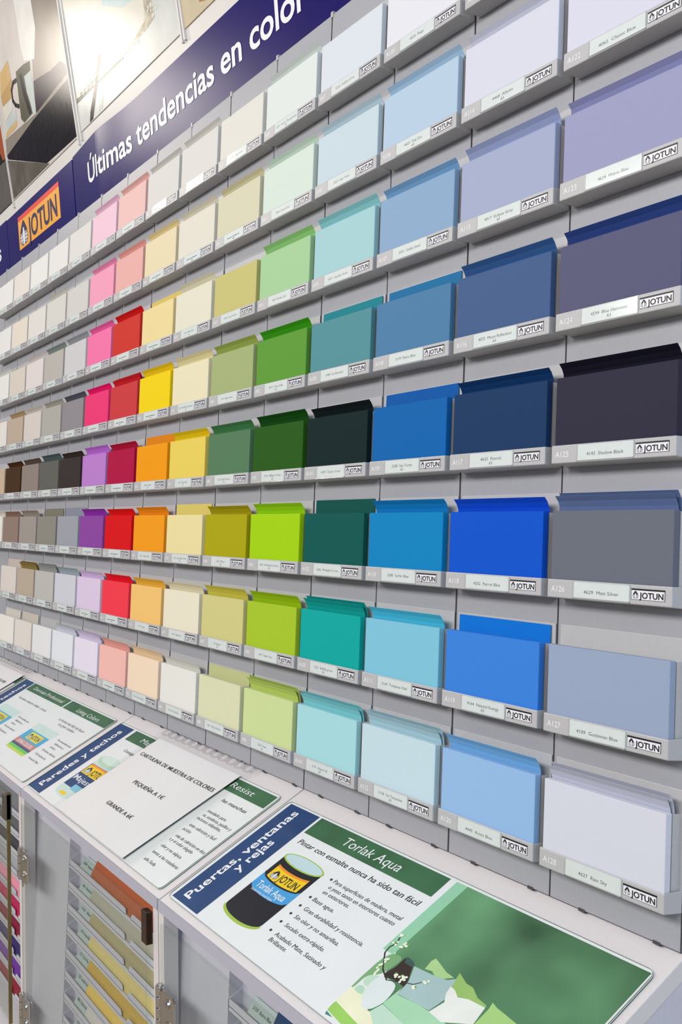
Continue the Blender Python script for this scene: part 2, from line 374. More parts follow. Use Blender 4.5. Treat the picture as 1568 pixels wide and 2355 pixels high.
BOXW = (.010, .928)
def stack_mesh(m):
    mb = MB()
    mb.box(L(.012, .0145, -.0975), L(.930, .060, .405), m)
    me = mb.mesh('card_stack'); bevel_mesh(me, .0004, 1); return me
CURL = [(.118,-.100),(.100,.0),(.086,.2),(.078,.34),(.074,.40),(.066,.435),(.050,.468),(.026,.496)]
CURL2 = [(.124,-.100),(.108,.0),(.095,.2),(.089,.34),(.086,.41),(.079,.45),(.066,.485),(.047,.514)]
FLAT = [(.108,-.100),(.113,.2),(.117,.40),(.120,.517)]
def sheet_mesh(m, prof, jx, jz):
    mb = MB(); p = [(y, z+(jz if z > .3 else 0)) for y, z in prof]
    mb.strip(p, .020*U+jx, .920*U+jx, .0012*U, m)
    # convert (y, z) unit profile to local metres
    me = mb.mesh('sheet', True)
    return me
def sheet_obj(m, prof, jx=0.0, jz=0.0):
    mb = MB(); th = .003
    p = [((y-OY)*U, (z+(jz if z > .3 else 0)-OZ)*U) for y, z in prof]
    mb.strip(p, (.022+jx-OX)*U, (.918+jx-OX)*U, th*U*.6, m)
    me = mb.mesh('colour_sheet')
    for q in me.polygons: q.use_smooth = True
    me.polygons.foreach_set('use_smooth', [False]*len(me.polygons))
    return me
for c in range(15, 0, -1):
    for r in range(1, 9):
        col = FR[c][r-1]
        if col is None: continue
        loc = V(c-15+OX, OY, -(r-5)*ROWP+OZ)
        code = 'A%d' % (8*c+r); nm = cname(col); legible = c >= 11
        lab = ('grey metal card tray coded %s holding %s cards' % (code, nm)) if legible else ('grey metal tray holding %s cards, %s' % (nm, place(c, r)))
        t = thing('card_tray', lab, 'tray', loc, 'grey card trays on the wall')
        obj('tray', ME_TRAY, t); obj('back_plate', ME_BACK, t); obj('divider', ME_DIV, t)
        mb = MB(); letters(mb, code, fr_lip, .034, -.072, .112 if len(code) == 4 else .088, .033, PALEINK, bold=.008, off=.0006)
        obj('tray_code', mb.mesh('tray_code', False), t)
        sl = obj('label_sleeve', ME_SLEEVE, t); obj('label_paper', ME_PAPER, sl)
        s = NAMES.get(c, {}).get(r)
        if s:
            mb = MB(); ln = s.split('|'); wd = min(.37, .0158*len(ln[0])); xc = .438
            y0 = -.058 if len(ln) > 1 else (-.072 if c >= 14 else -.062)
            letters(mb, ln[0], fr_lip, xc-wd/2, y0, wd, .0195, GREYINK, off=.0037, res=2 if c > 12 else 1)
            if len(ln) > 1: letters(mb, ln[1], fr_lip, xc-.017, -.086, .034, .0195, GREYINK, off=.0037, res=1)
            obj('label_text', mb.mesh('label_text', False), sl)
        else: obj('label_text', ME_LINES, sl)
        st = obj('brand_sticker', ME_STICK, t); obj('brand_lettering', ME_BRAND, st)
        # the stack of small cards in the front slot
        k = obj('card_stack', stack_mesh(cardmat(col, 'stack')), None, loc)
        tag(k, '%s card stack in %s' % (nm, ('the tray coded '+code) if legible else place(c, r)), 'card stack', 'colour cards in the wall trays')
        # the loose larger sheets in the rear slot
        ty = TB[c][r-1]
        if ty in 'CSD':
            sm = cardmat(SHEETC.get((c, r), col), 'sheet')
            where = ('the stack in tray '+code) if legible else ('the stack, '+place(c, r))
            jx, jz = random.uniform(-.008, .008), random.uniform(-.012, .008)
            if ty in 'CD': pf = CURL
            else: pf = FLAT
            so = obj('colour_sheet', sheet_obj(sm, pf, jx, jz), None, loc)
            what = 'curled' if ty in 'CD' else 'straight'
            tag(so, '%s %s sheet standing %s %s' % (nm, what, 'close behind' if ty == 'D' and legible else 'behind', where), 'colour sheet', 'loose colour sheets behind the stacks')
            if ty == 'D':
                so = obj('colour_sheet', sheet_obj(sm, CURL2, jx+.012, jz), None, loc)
                tag(so, '%s rear sheet behind %s' % (nm, where), 'colour sheet', 'loose colour sheets behind the stacks')

# ================================================================== BANNER AND POSTERS
def plane_frame(p, t):
    d = Vector((0, -math.sin(t), math.cos(t))); n = Vector((0, -math.cos(t), -math.sin(t)))
    p = Vector(p)
    def f(u, v, h):
        q = Vector((u, p.y, p.z)) + d*v + n*h
        return V(q.x, q.y, q.z)
    return f
TBAN = math.radians(7); TPOS = math.radians(11.5)
fb = plane_frame((0, .40, 4.1855), TBAN); fp = plane_frame((0, .30250, 4.97951), TPOS)
def rel(f, o): return lambda u, v, h: f(u, v, h)-o
def slab(mb, f, u0, u1, v0, v1, h0, h1, m, ms=None):
    mb.prism([f(u0, v0, h1), f(u1, v0, h1), f(u1, v1, h1), f(u0, v1, h1)], f(0, 0, h0)-f(0, 0, h1), m, ms)
NAVY = mat('navy_film', (22, 6, 98), 0.29, 0.5, ior=1.17, noise=0.05, scale=8)
LOGOY = mat('logo_orange_yellow', (255, 176, 52), 0.3, noise=0.02); LOGOR = mat('logo_red', (240, 72, 52), 0.3, noise=0.02); LOGON = mat('logo_navy_ink', (34, 24, 84), 0.3)
FRAMEW = mat('white_fascia', (222, 219, 216), 0.35, ior=1.2, noise=0.01)
o_ = fb(-6, 0, 0)
ban = thing('shop_banner', 'navy banner with the white words Últimas tendencias en color', 'banner', o_)
f = rel(fb, o_); mb = MB()
# the film is a little wavy towards its left end
N = 120
def wv(u): return .012+.07*max(0, (u+10.965)/1.25) if u < -9.715 else .012+.07*math.exp(-((u+9.715)/.8)**2)
for k in range(N):
    u0 = -10.965+(10.5)*k/N; u1 = -10.965+(10.5)*(k+1)/N
    mb.raw([f(u0, -.25, wv(u0)), f(u1, -.25, wv(u1)), f(u1, .86, wv(u1)), f(u0, .86, wv(u0)), f(u0, -.25, 0), f(u1, -.25, 0), f(u1, .86, 0), f(u0, .86, 0)],
           [(0,1,2,3), (4,7,6,5), (0,4,5,1), (3,2,6,7)] + ([(0,3,7,4)] if k == 0 else []) + ([(1,5,6,2)] if k == N-1 else []), NAVY)
obj('banner_film', mb.mesh('banner_film'), ban)
full = 'Últimas tendencias en color'; tot = glyphs(full, .018, 4)[2]; sx = 6.30/tot
pre = ''
for wd in full.split():
    a = 0 if not pre else glyphs(pre+wd, .018, 4)[2]-glyphs(wd, .018, 4)[2]
    mb = MB(); letters(mb, wd, lambda u, v, h: f(u, v, wv(u)+h), -10.19+a*sx, .252, glyphs(wd, .018, 4)[2]*sx, .295, WHITE, bold=.018, res=4, off=.004)
    obj('banner_word', mb.mesh('banner_word', False), ban); pre += wd+' '
o_ = fb(-12.9, 0, 0); f = rel(fb, o_)
b2 = thing('brand_banner', 'navy banner panel with orange brand logo under the posters', 'banner', o_)
mb = MB(); slab(mb, f, -14.84, -10.995, -.25, .84, 0, .014, NAVY); obj('banner_film', mb.mesh('banner_film'), b2)
mb = MB(); slab(mb, f, -14.12, -11.71, .145, .63, .014, .018, LOGOY); slab(mb, f, -14.12, -11.71, .63, .711, .014, .018, LOGOR)
lg = obj('logo_plate', mb.mesh('logo_plate'), b2)
mb = MB(); letters(mb, 'JOTUN', f, -13.52, .215, 1.66, .335, LOGON, bold=.02, res=4, off=.021)
emblem(mb, f, -14.03, .19, .46, .42, LOGON, WHITE, .020); obj('logo_lettering', mb.mesh('logo_lettering', False), lg)
o_ = fb(-16.5, 0, 0); f = rel(fb, o_)
b3 = thing('shop_banner', 'navy banner panel cut by the left edge, left of the logo', 'banner', o_)
mb = MB(); slab(mb, f, -19, -14.87, -.25, .86, 0, .012, NAVY); obj('banner_film', mb.mesh('banner_film'), b3)
mb = MB(); letters(mb, 's', f, -15.62, .252, .24, .295, WHITE, bold=.018, res=4, off=.016); obj('banner_lettering', mb.mesh('banner_lettering', False), b3)
# white fascia above the banner and behind the posters
mb = MB(); slab(mb, fp, -20, 1.0, .02, 3.6, -.05, .0, FRAMEW); slab(mb, fb, -20, 1.0, -.27, .84, -.05, -.002, FRAMEW)
struct('trim_4', mb.mesh('fascia'))
def pmat(n, c, r=0.17, **k): return mat('poster_'+n, c, r, 0.5, ior=1.10, noise=k.pop('noise', .06), scale=k.pop('scale', 14), **k)
def poster(label, u0, u1, v0, v1, ground, shapes, extra=None):
    o_ = fp((u0+u1)/2, v0, 0); f = rel(fp, o_)
    t = thing('poster', label, 'poster', o_)
    mb = MB(); slab(mb, f, u0, u1, v0, v1, .001, .014, ground)
    for k, (pts, m) in enumerate(shapes): poly(mb, pts, f, m, .0144+.0002*k)
    if extra: extra(mb, f)
    obj('poster_print', mb.mesh('poster_print', False), t)
    for a in (u0-.035, u1):
        mb = MB(); slab(mb, f, a, a+.035, v0-.12, v1, .0, .030, FRAMEW); obj('frame_strip', mb.mesh('frame_strip'), t)
K = pmat
P1S = [([(-12.2,3.3),(-10.60,3.3),(-10.60,1.18),(-10.85,1.45),(-11.31,1.47),(-12.19,1.62),(-12.0,2.2)], K('taupe',(150,140,130))),
([(-12.565,3.3),(-11.75,3.3),(-11.723,2.273),(-11.988,1.891),(-12.493,2.046),(-12.565,2.306)], K('steam',(226,224,220))),
([(-12.194,1.620),(-11.307,1.478),(-10.849,1.451),(-10.60,1.30),(-10.60,1.14),(-12.292,1.10)], K('wine',(46,34,48))),
([(-14.203,1.023),(-12.477,1.115),(-10.60,1.17),(-10.60,.274),(-12.131,.308),(-14.155,.945)], K('black',(24,18,28), scale=22, noise=.3)),
([(-14.20,.945),(-12.131,.308),(-12.0,.268),(-14.20,.264)], K('ash',(98,92,84), scale=22, noise=.2)),
([(-14.15,1.285),(-12.299,1.146),(-10.62,1.19),(-10.62,1.115),(-12.484,1.103),(-14.2,1.02)], K('edge',(140,132,120))),
([(-13.002,2.05),(-12.568,2.014),(-12.222,1.948),(-12.246,1.811),(-12.613,1.839),(-12.595,1.582),(-12.428,1.202),(-12.952,1.206),(-13.091,1.31)], K('mug',(92,90,74))),
([(-12.86,1.95),(-12.72,1.93),(-12.64,1.6),(-12.5,1.23),(-12.62,1.22),(-12.80,1.6)], K('mugdark',(40,34,38))),
([(-12.613,1.839),(-12.26,1.787),(-12.25,1.378),(-12.306,1.134),(-12.454,1.204)], K('cup',(196,206,204))),
([(-13.869,2.325),(-13.344,2.369),(-13.299,2.048),(-14.019,1.984)], K('tan',(206,172,112))),
([(-14.019,1.984),(-13.299,2.048),(-13.345,1.774),(-14.004,1.805)], K('tan2',(190,154,96))),
([(-14.004,1.805),(-13.426,1.739),(-13.453,1.594),(-13.942,1.548)], K('bookwhite',(214,212,200))),
([(-13.942,1.548),(-13.311,1.533),(-13.338,1.388),(-14.022,1.368)], K('bookpale',(190,200,196))),
([(-14.098,1.295),(-14.022,1.368),(-13.32,1.367),(-13.374,1.277)], K('book4',(206,174,120)))]
def p1x(mb, f):
    loop = [(-13.045,1.929),(-13.223,1.95),(-13.373,1.875),(-13.383,1.71),(-13.28,1.6),(-13.10,1.52)]
    ribbon(mb, loop, f, .07, K('mugdark',(40,34,38)), .0185)
    for k in range(90):
        x = random.uniform(-13.9, -10.8); y = random.uniform(.36, .98)
        if y < .3+(-11.9-x)*.0 or (x < -12.6 and y < .55+(-12.6-x)*.2): continue
        ribbon(mb, [(x, y), (x+random.uniform(-.05,.08), y+random.uniform(.03,.10))], f, .009, K('scratch',(70,62,52)), .0185)
poster('poster of a dark mug and books on a black table', -14.22, -10.58, .25, 3.3, K('ground1',(206,199,194)), P1S, p1x)
P2S = [([(-10.40,3.3),(-10.388,.74),(-9.59,.687),(-8.517,.654),(-7.654,.739),(-7.60,1.2),(-7.5,3.3)], K('cream',(228,224,212))),
([(-10.388,.74),(-9.59,.687),(-9.0,.67),(-8.517,.654),(-8.495,.628),(-9.559,.655),(-10.392,.672)], K('darkline',(60,52,46))),  # printed dark band along the slanted edge
([(-10.38,.86),(-9.3,.79),(-8.4,.72),(-8.517,.664),(-9.59,.69),(-10.388,.742)], K('weave',(196,188,164), scale=60, noise=.35)),
([(-8.517,.654),(-7.614,.677),(-7.376,.712),(-7.4,1.3),(-7.637,1.3),(-7.633,.79)], K('weave2',(186,178,158), scale=60, noise=.3)),
([(-9.148,1.9),(-7.953,1.9),(-7.953,1.154),(-8.287,1.193),(-8.911,1.47)], K('cyan',(206,222,222))),
([(-9.328,.989),(-9.23,.94),(-9.496,.668),(-9.862,.284),(-10.012,.284),(-9.929,.411),(-9.579,.71)], K('stem',(58,50,44))),
([(-9.42,.60),(-9.30,.60),(-9.45,.30),(-9.60,.30)], K('softgrey',(190,198,190)))]
def p2x(mb, f):
    for k in range(46):
        x = random.uniform(-8.6, -7.3); y = .63+.12*random.random()+(0 if x < -7.8 else .25*random.random())
        poly(mb, ellipse(x, y, .02, .014, 7), f, K('drop',(240,236,226)), .0170)
    for k, ch in enumerate('ENVIR'):
        ribbon(mb, [(-10.2+.16*k, .71-.004*k), (-10.2+.16*k, .755-.004*k)], f, .02, K('darkline',(60,52,46)), .0170)
        ribbon(mb, [(-10.2+.16*k, .755-.004*k), (-10.12+.16*k, .75-.004*k)], f, .012, K('darkline',(60,52,46)), .0170)
poster('pale grey poster with a dark stem and wet glass', -10.41, -6.72, .275, 3.3, K('ground2',(214,216,212)), P2S, p2x)
poster('beige poster at the top, right of the pale grey poster', -6.61, -2.9, .28, 3.3, K('ground3',(206,192,164)),
       [([(-6.16,.40),(-5.95,.34),(-5.6,.30),(-5.0,.30),(-4.8,1.2),(-5.9,1.2)], K('brownpink',(168,124,96)))])
poster('dark poster with an orange shape at the left edge', -17.9, -14.27, .25, 3.3, K('black0',(30,22,24)),
       [([(-14.327,1.9),(-14.29,1.0),(-14.491,1.025),(-14.75,1.4),(-14.6,2.2)], K('orange',(160,78,42))), ([(-17.9,1.089),(-14.29,.98),(-14.29,.255),(-17.9,.255)], K('ash0',(96,91,88)))])

# ================================================================== SLOPING COUNTER AND CABINETS
A = math.radians(30.5)
ca, sa = math.cos(A), math.sin(A)
def fc(x, s, h=0.0):      # point on the sloping counter top: s runs down the slope, h lifts off it
    h -= .012
    return V(x, .17-s*ca-h*sa, -2.70-s*sa+h*ca)
B = math.radians(3.2)
E0 = (0.17-1.49*ca, -2.70-1.49*sa)
def ff(x, d, h=0.0):      # point on the cabinet front: d runs down, h towards the viewer
    return V(x, E0[0]+d*math.sin(B)-h*math.cos(B), E0[1]-d*math.cos(B)-h*math.sin(B))
MODS = [(-3.085, .955), (-7.105, -3.105), (-11.125, -7.125), (-15.14, -11.145)]
DF = 2.85    # height of the cabinet front
ROWS2 = {0: [(0,52,98),(62,104,146)],
         1: [(176,84,36),(176,170,154),(170,158,118),(216,196,124),(196,160,60),(226,190,86),(206,199,193),(214,200,160)],
         2: [(128,126,130),(100,96,100),(66,62,66),(170,170,176),(238,150,172),(190,24,84),(134,0,48),(52,34,104),(112,48,156),(146,22,46),(156,66,44),(196,120,60)]}
PTXT = {0: ['5159  Retro Blue','4072  Moon'], 1: ['2049  Rustic','104  Natural','1102  Beis','1276  Amarillo','1227  Dark Pine','1023  Amarillo Vital','8003  Peppermint','128  Desert']}
PX = {0: .69, 1: .86, 2: .86}
yb, yl = -.70, -.814
CABW = ['first cabinet, nearest the camera', 'second cabinet', 'third cabinet', 'far left cabinet']
CABL = ['grey sloping display cabinet at lower right under the door and window panel', 'grey glass door cabinet with yellow and beige sheets under the paper notice',
        'glass door cabinet at lower left with pink and purple sheets', 'far left sloping display cabinet beyond the third glass door']
CABN = ['display_cabinet']*4
for k, (xl, xr) in enumerate(MODS):
    base = V((xl+xr)/2, -.5, -9.2)
    t = thing('display_cabinet', CABL[k], 'cabinet', base, 'display cabinets along the wall')
    q = lambda p: p-base
    mb = MB()
    prof = [q(fc(xl, 0)), q(fc(xl, 1.49)), q(ff(xl, .095)), q(fc(xl, 1.30, -.10)), q(fc(xl, 0, -.10))]
    mb.prism(prof, Vector(((xr-xl)*U, 0, 0)), COUNTER); me = mb.mesh('counter_top'); bevel_mesh(me, .0008, 2, .4); obj('counter_top', me, t)
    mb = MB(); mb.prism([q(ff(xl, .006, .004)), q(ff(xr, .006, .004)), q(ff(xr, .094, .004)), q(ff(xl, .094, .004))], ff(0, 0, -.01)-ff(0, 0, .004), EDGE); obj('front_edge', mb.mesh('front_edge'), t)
    for a, b in ((xl, xl+.10), (xr-.10, xr)):
        mb = MB()
        mb.prism([q(ff(a, .096, -.002)), q(ff(b, .096, -.002)), q(ff(b, .096, -.12)), q(ff(a, .096, -.12))], ff(0, DF)-ff(0, .096), COUNTER)
        obj('stile', mb.mesh('stile'), t)
    for a, b in ((xl+.005, xl+.04), (xr-.04, xr-.005)):
        mb = MB()
        mb.prism([q(fc(a, .02, -.10)), q(fc(a, 1.40, -.10)), q(ff(a, DF, -.04)), q(V(a, .17, E0[1]-DF))], Vector(((b-a)*U, 0, 0)), CABIN); obj('side_panel', mb.mesh('side_panel'), t)
    mb = MB(); mb.box(q(V(xl+.04, yb, E0[1]-DF)), q(V(xr-.04, yb+.03, -3.36)), CABIN); obj('back_board', mb.mesh('back_board'), t)
    mb = MB(); mb.box(q(V(xl, -1.06, E0[1]-DF-.10)), q(V(xr, .17, E0[1]-DF+.01)), COUNTER); obj('bottom_shelf', mb.mesh('bottom_shelf'), t)
    mb = MB(); mb.box(q(V(xl+.02, -.80, -9.2)), q(V(xr-.02, .17, E0[1]-DF-.10)), CABIN); obj('plinth', mb.mesh('plinth'), t)
    if k == 3: continue
    px = xl+PX[k]; xe = xr-.12
    mb = MB(); mb.prism([q(V(xl+.041, -.94, E0[1]-DF)), q(V(px, yl, E0[1]-DF)), q(V(px, yb, E0[1]-DF)), q(V(xl+.041, yb, E0[1]-DF))], V(0, 0, -3.60)-V(0, 0, E0[1]-DF), CABIN); obj('filler_panel', mb.mesh('filler_panel'), t)
    n = 9 if k < 2 else 12
    for r in range(n):
        z = -4.031-.2303*r+(.0 if k else .015)
        if z-.08 < E0[1]-DF: break
        mb = MB(); xm = px+(xe-px)*.58
        if k == 2: xm = px+(xe-px)*.70
        # lip with a finger notch and rounded ends, floor and left end of the pocket
        for a, b, c0, c1 in ((px, xm-.07, 0, 1), (xm+.07, xe, 1, 0)):
            pts = [(a, -.055)] + ([(a, 0)] if not c0 else [(a, -.03), (a+.02, -.005), (a+.05, 0)]) + ([(b, 0)] if not c1 else [(b-.05, 0), (b-.02, -.005), (b, -.03)]) + [(b, -.055)]
            mb.prism([q(V(u, yl, z+v)) for u, v in pts], Vector((0, .008*U, 0)), CABIN)
        mb.box(q(V(px, yl, z-.075)), q(V(xe, yl+.008, z-.05)), CABIN)
        mb.box(q(V(px, yl, z-.083)), q(V(xe, yb, z-.075)), CABIN)
        mb.prism([q(V(px, yl, z)), q(V(px, yb, z+.06)), q(V(px, yb, z-.083)), q(V(px, yl, z-.083))], Vector((.010*U, 0, 0)), CABIN)
        obj('sheet_pocket', mb.mesh('sheet_pocket'), t)
        # label card leaning in the left end
        if k < 2 and r < len(PTXT[k]):
            la, lb = px+.24, px+.60
            p0 = Vector((0, yl+.02, z-.05)); p1 = Vector((0, yb-.01, z+.085))
            def fl(u, v, h, p0=p0, p1=p1): 
                c_ = p0+(p1-p0)*v; return q(V(u, c_.y-h, c_.z+h))
            mb = MB(); mb.prism([fl(la, 0, .004), fl(lb, 0, .004), fl(lb, 1, .004), fl(la, 1, .004)], fl(0, 0, 0)-fl(0, 0, .004), RACKP)
            lc = obj('label_card', mb.mesh('label_card'), t)
            mb = MB(); letters(mb, PTXT[k][r], lambda u, v, h: fl(u, v, h), la+.04, .48, .28, .16, GREYINK, off=.006); obj('label_text', mb.mesh('label_text', False), lc)
        if r < len(ROWS2[k]):
            x0 = px+.62; col = ROWS2[k][r]
            mb = MB(); ln = [V(0, yl+.014, z-.070), V(0, yl+.03, z+.02), V(0, yb-.012, z+.165)]
            so = V((x0+xe)/2, yl, z-.07)
            mb.strip([(p_.y-so.y, p_.z-so.z) for p_ in ln], x0*U-so.x, (xe-.02)*U-so.x, .002*U, mat('rack_sheet_%d_%d' % (k, r), col, .5, noise=.02))
            s_ = obj('colour_sheet', mb.mesh('rack_sheet'), None, so)
            tag(s_, '%s sheet in pocket %s of the %s' % (cname(col), ['one, topmost,','two','three','four','five','six','seven','eight','nine','ten','eleven','twelve'][r], ['right cabinet under the counter','middle cabinet under the paper notice','lower left cabinet'][k]), 'colour sheet', 'colour sheets in the cabinet pockets')
    # glass door with hinge and clip handle
    d0, d1 = .14, DF-.08
    gx0, gx1 = xl+.14, xr-(.135 if k != 2 else .44)
    mb = MB()
    a, b, c_, d_ = [q(ff(x, d, .012)) for x, d in ((gx0, d0), (gx1, d0), (gx1, d1), (gx0, d1))]
    nv = ff(0, 0, .045)-ff(0, 0, .012)
    mb.prism([a, b, c_, d_], nv, GLASS)
    mb.prism([q(ff(gx1, d0, .010)), q(ff(gx1+.02, d0, .010)), q(ff(gx1+.02, d1, .010)), q(ff(gx1, d1, .010))], ff(0, 0, .05)-ff(0, 0, .010), GEDGE if k == 2 else GLASS)
    door = obj('glass_door', mb.mesh('glass_door'), t)
    for hd in (.61, 2.2):
        mb = MB(); hx = xl+.135
        for j in range(4): mb.cyl(q(ff(hx, hd+.083*j, .05)), q(ff(hx, hd+.083*j+.079, .05)), .034*U, CHROME, 14)
        mb.cyl(q(ff(hx, hd-.012, .05)), q(ff(hx, hd, .05)), .026*U, CHROME, 12); mb.cyl(q(ff(hx, hd+.33, .05)), q(ff(hx, hd+.345, .05)), .026*U, CHROME, 12)
        pl = [(hx+.03, hd+.03), (hx+.10, hd+.0), (hx+.28, hd-.01), (hx+.315, hd+.02), (hx+.315, hd+.27), (hx+.28, hd+.32), (hx+.15, hd+.33), (hx+.11, hd+.40), (hx+.08, hd+.33), (hx+.03, hd+.30)]
        mb.prism([q(ff(u, v, .048)) for u, v in pl], ff(0, 0, .066)-ff(0, 0, .048), CHROME)
        mb.prism([q(ff(u, v, .010)) for u, v in ((hx, hd+.05), (hx+.12, hd+.05), (hx+.12, hd+.28), (hx, hd+.28))], ff(0, 0, .05)-ff(0, 0, .010), CHROME)
        for sy in (.07, .24):
            mb.cyl(q(ff(hx+.19, hd+sy, .06)), q(ff(hx+.19, hd+sy, .078)), .036*U, CHROME, 14); mb.cyl(q(ff(hx+.19, hd+sy, .07)), q(ff(hx+.19, hd+sy, .088)), .020*U, CHROME, 12)
        me = mb.mesh('hinge'); bevel_mesh(me, .0005, 2, .6); obj('hinge', me, door)
    cw_, ct, cb, chh = (.10, .16, .45, .075) if k == 2 else (.09, .14, .40, .052)
    mb = MB(); mb.prism([q(ff(gx1-cw_, ct, chh)), q(ff(gx1+.02, ct, chh)), q(ff(gx1+.02, cb, chh)), q(ff(gx1-cw_, cb, chh))], ff(0, 0, -.005)-ff(0, 0, chh), BRASS if k == 2 else BROWN)
    me = mb.mesh('clip_handle'); bevel_mesh(me, .0008, 2, .6); obj('clip_handle', me, door)

# ------------------------------------------------------------------ printed information boards on the counter
def bm_(n, c, **k): return mat('print_'+n, c, .4, .2, noise=k.pop('noise', .015), scale=k.pop('scale', 30))
PW = bm_('white', (234, 236, 238)); PB = bm_('blue', (28, 66, 118), noise=.12, scale=18); PG = bm_('green', (62, 108, 74), noise=.25, scale=16)
PK = bm_('ink', (52, 56, 56))
def board(label, x0, x1, s0, s1, fn, blue='Paredes y techos', h0=.0):
    o_ = fc((x0+x1)/2, s1, h0)
    t = thing('information_board', label, 'sign', o_)
    f = lambda u, v, h: fc(u, v, h+h0)-o_
    # rounded plate
    rr = .05; pts = []
    for cx, cy, a in ((x0+rr, s0+rr, math.pi), (x1-rr, s0+rr, 1.5*math.pi), (x1-rr, s1-rr, 0), (x0+rr, s1-rr, .5*math.pi)):
        for j in range(6): pts.append((cx+rr*math.cos(a+j*math.pi/10), cy+rr*math.sin(a+j*math.pi/10)))
    mb = MB(); mb.prism([f(u, v, .008) for u, v in pts], f(0, 0, 0)-f(0, 0, .008), PW, ACEDGE); obj('plate', mb.mesh('plate'), t)
    mb = MB(); fn(mb, f, t); obj('print', mb.mesh('print', False), t)
    mb = MB(); mb.prism([f(u, v, .018) for u, v in pts], f(0, 0, .012)-f(0, 0, .018), ACRYL, ACEDGE); obj('acrylic_cover', mb.mesh('acrylic_cover'), t)
    return t
def chaikin(p, n=2):
    for _ in range(n):
        r = []
        for a, b in zip(p, p[1:]+p[:1]): r += [(a[0]*.78+b[0]*.22, a[1]*.78+b[1]*.22), (a[0]*.22+b[0]*.78, a[1]*.22+b[1]*.78)]
        p = r
    return p
def rect(mb, f, x0, s0, x1, s1, m, h): poly(mb, [(x0, s0), (x1, s0), (x1, s1), (x0, s1)], f, m, h)
def hor(mb, f, s, x0, s0, x1, cap, m, **k):        # text along x, baseline at s0
    letters(mb, s, lambda u, v, h: f(u, -v, h), x0, -s0, x1-x0, cap, m, off=.0096, **k)
def ver(mb, f, s, xb, s0, s1, cap, m, **k):        # text reading up the slope, baseline at x=xb
    letters(mb, s, lambda u, v, h: f(-v, s0-u, h), 0, -xb, s0-s1, cap, m, off=.0096, **k)
def logo_small(mb, f, x0, s0, x1, s1, m, hh=.0096):
    """bird and letters in a box whose bottom left is (x0, s1)"""
    g = lambda u, v, h: f(u, -v, h if h < .001 else h)
    w_ = x1-x0; hgt = s1-s0
    emblem(mb, g, x0, -s1, w_*.26, hgt, m, PW, hh); letters(mb, 'JOTUN', g, x0+w_*.30, -(s1-hgt*.06), w_*.70, hgt*.82, m, bold=.02, res=3, off=hh)
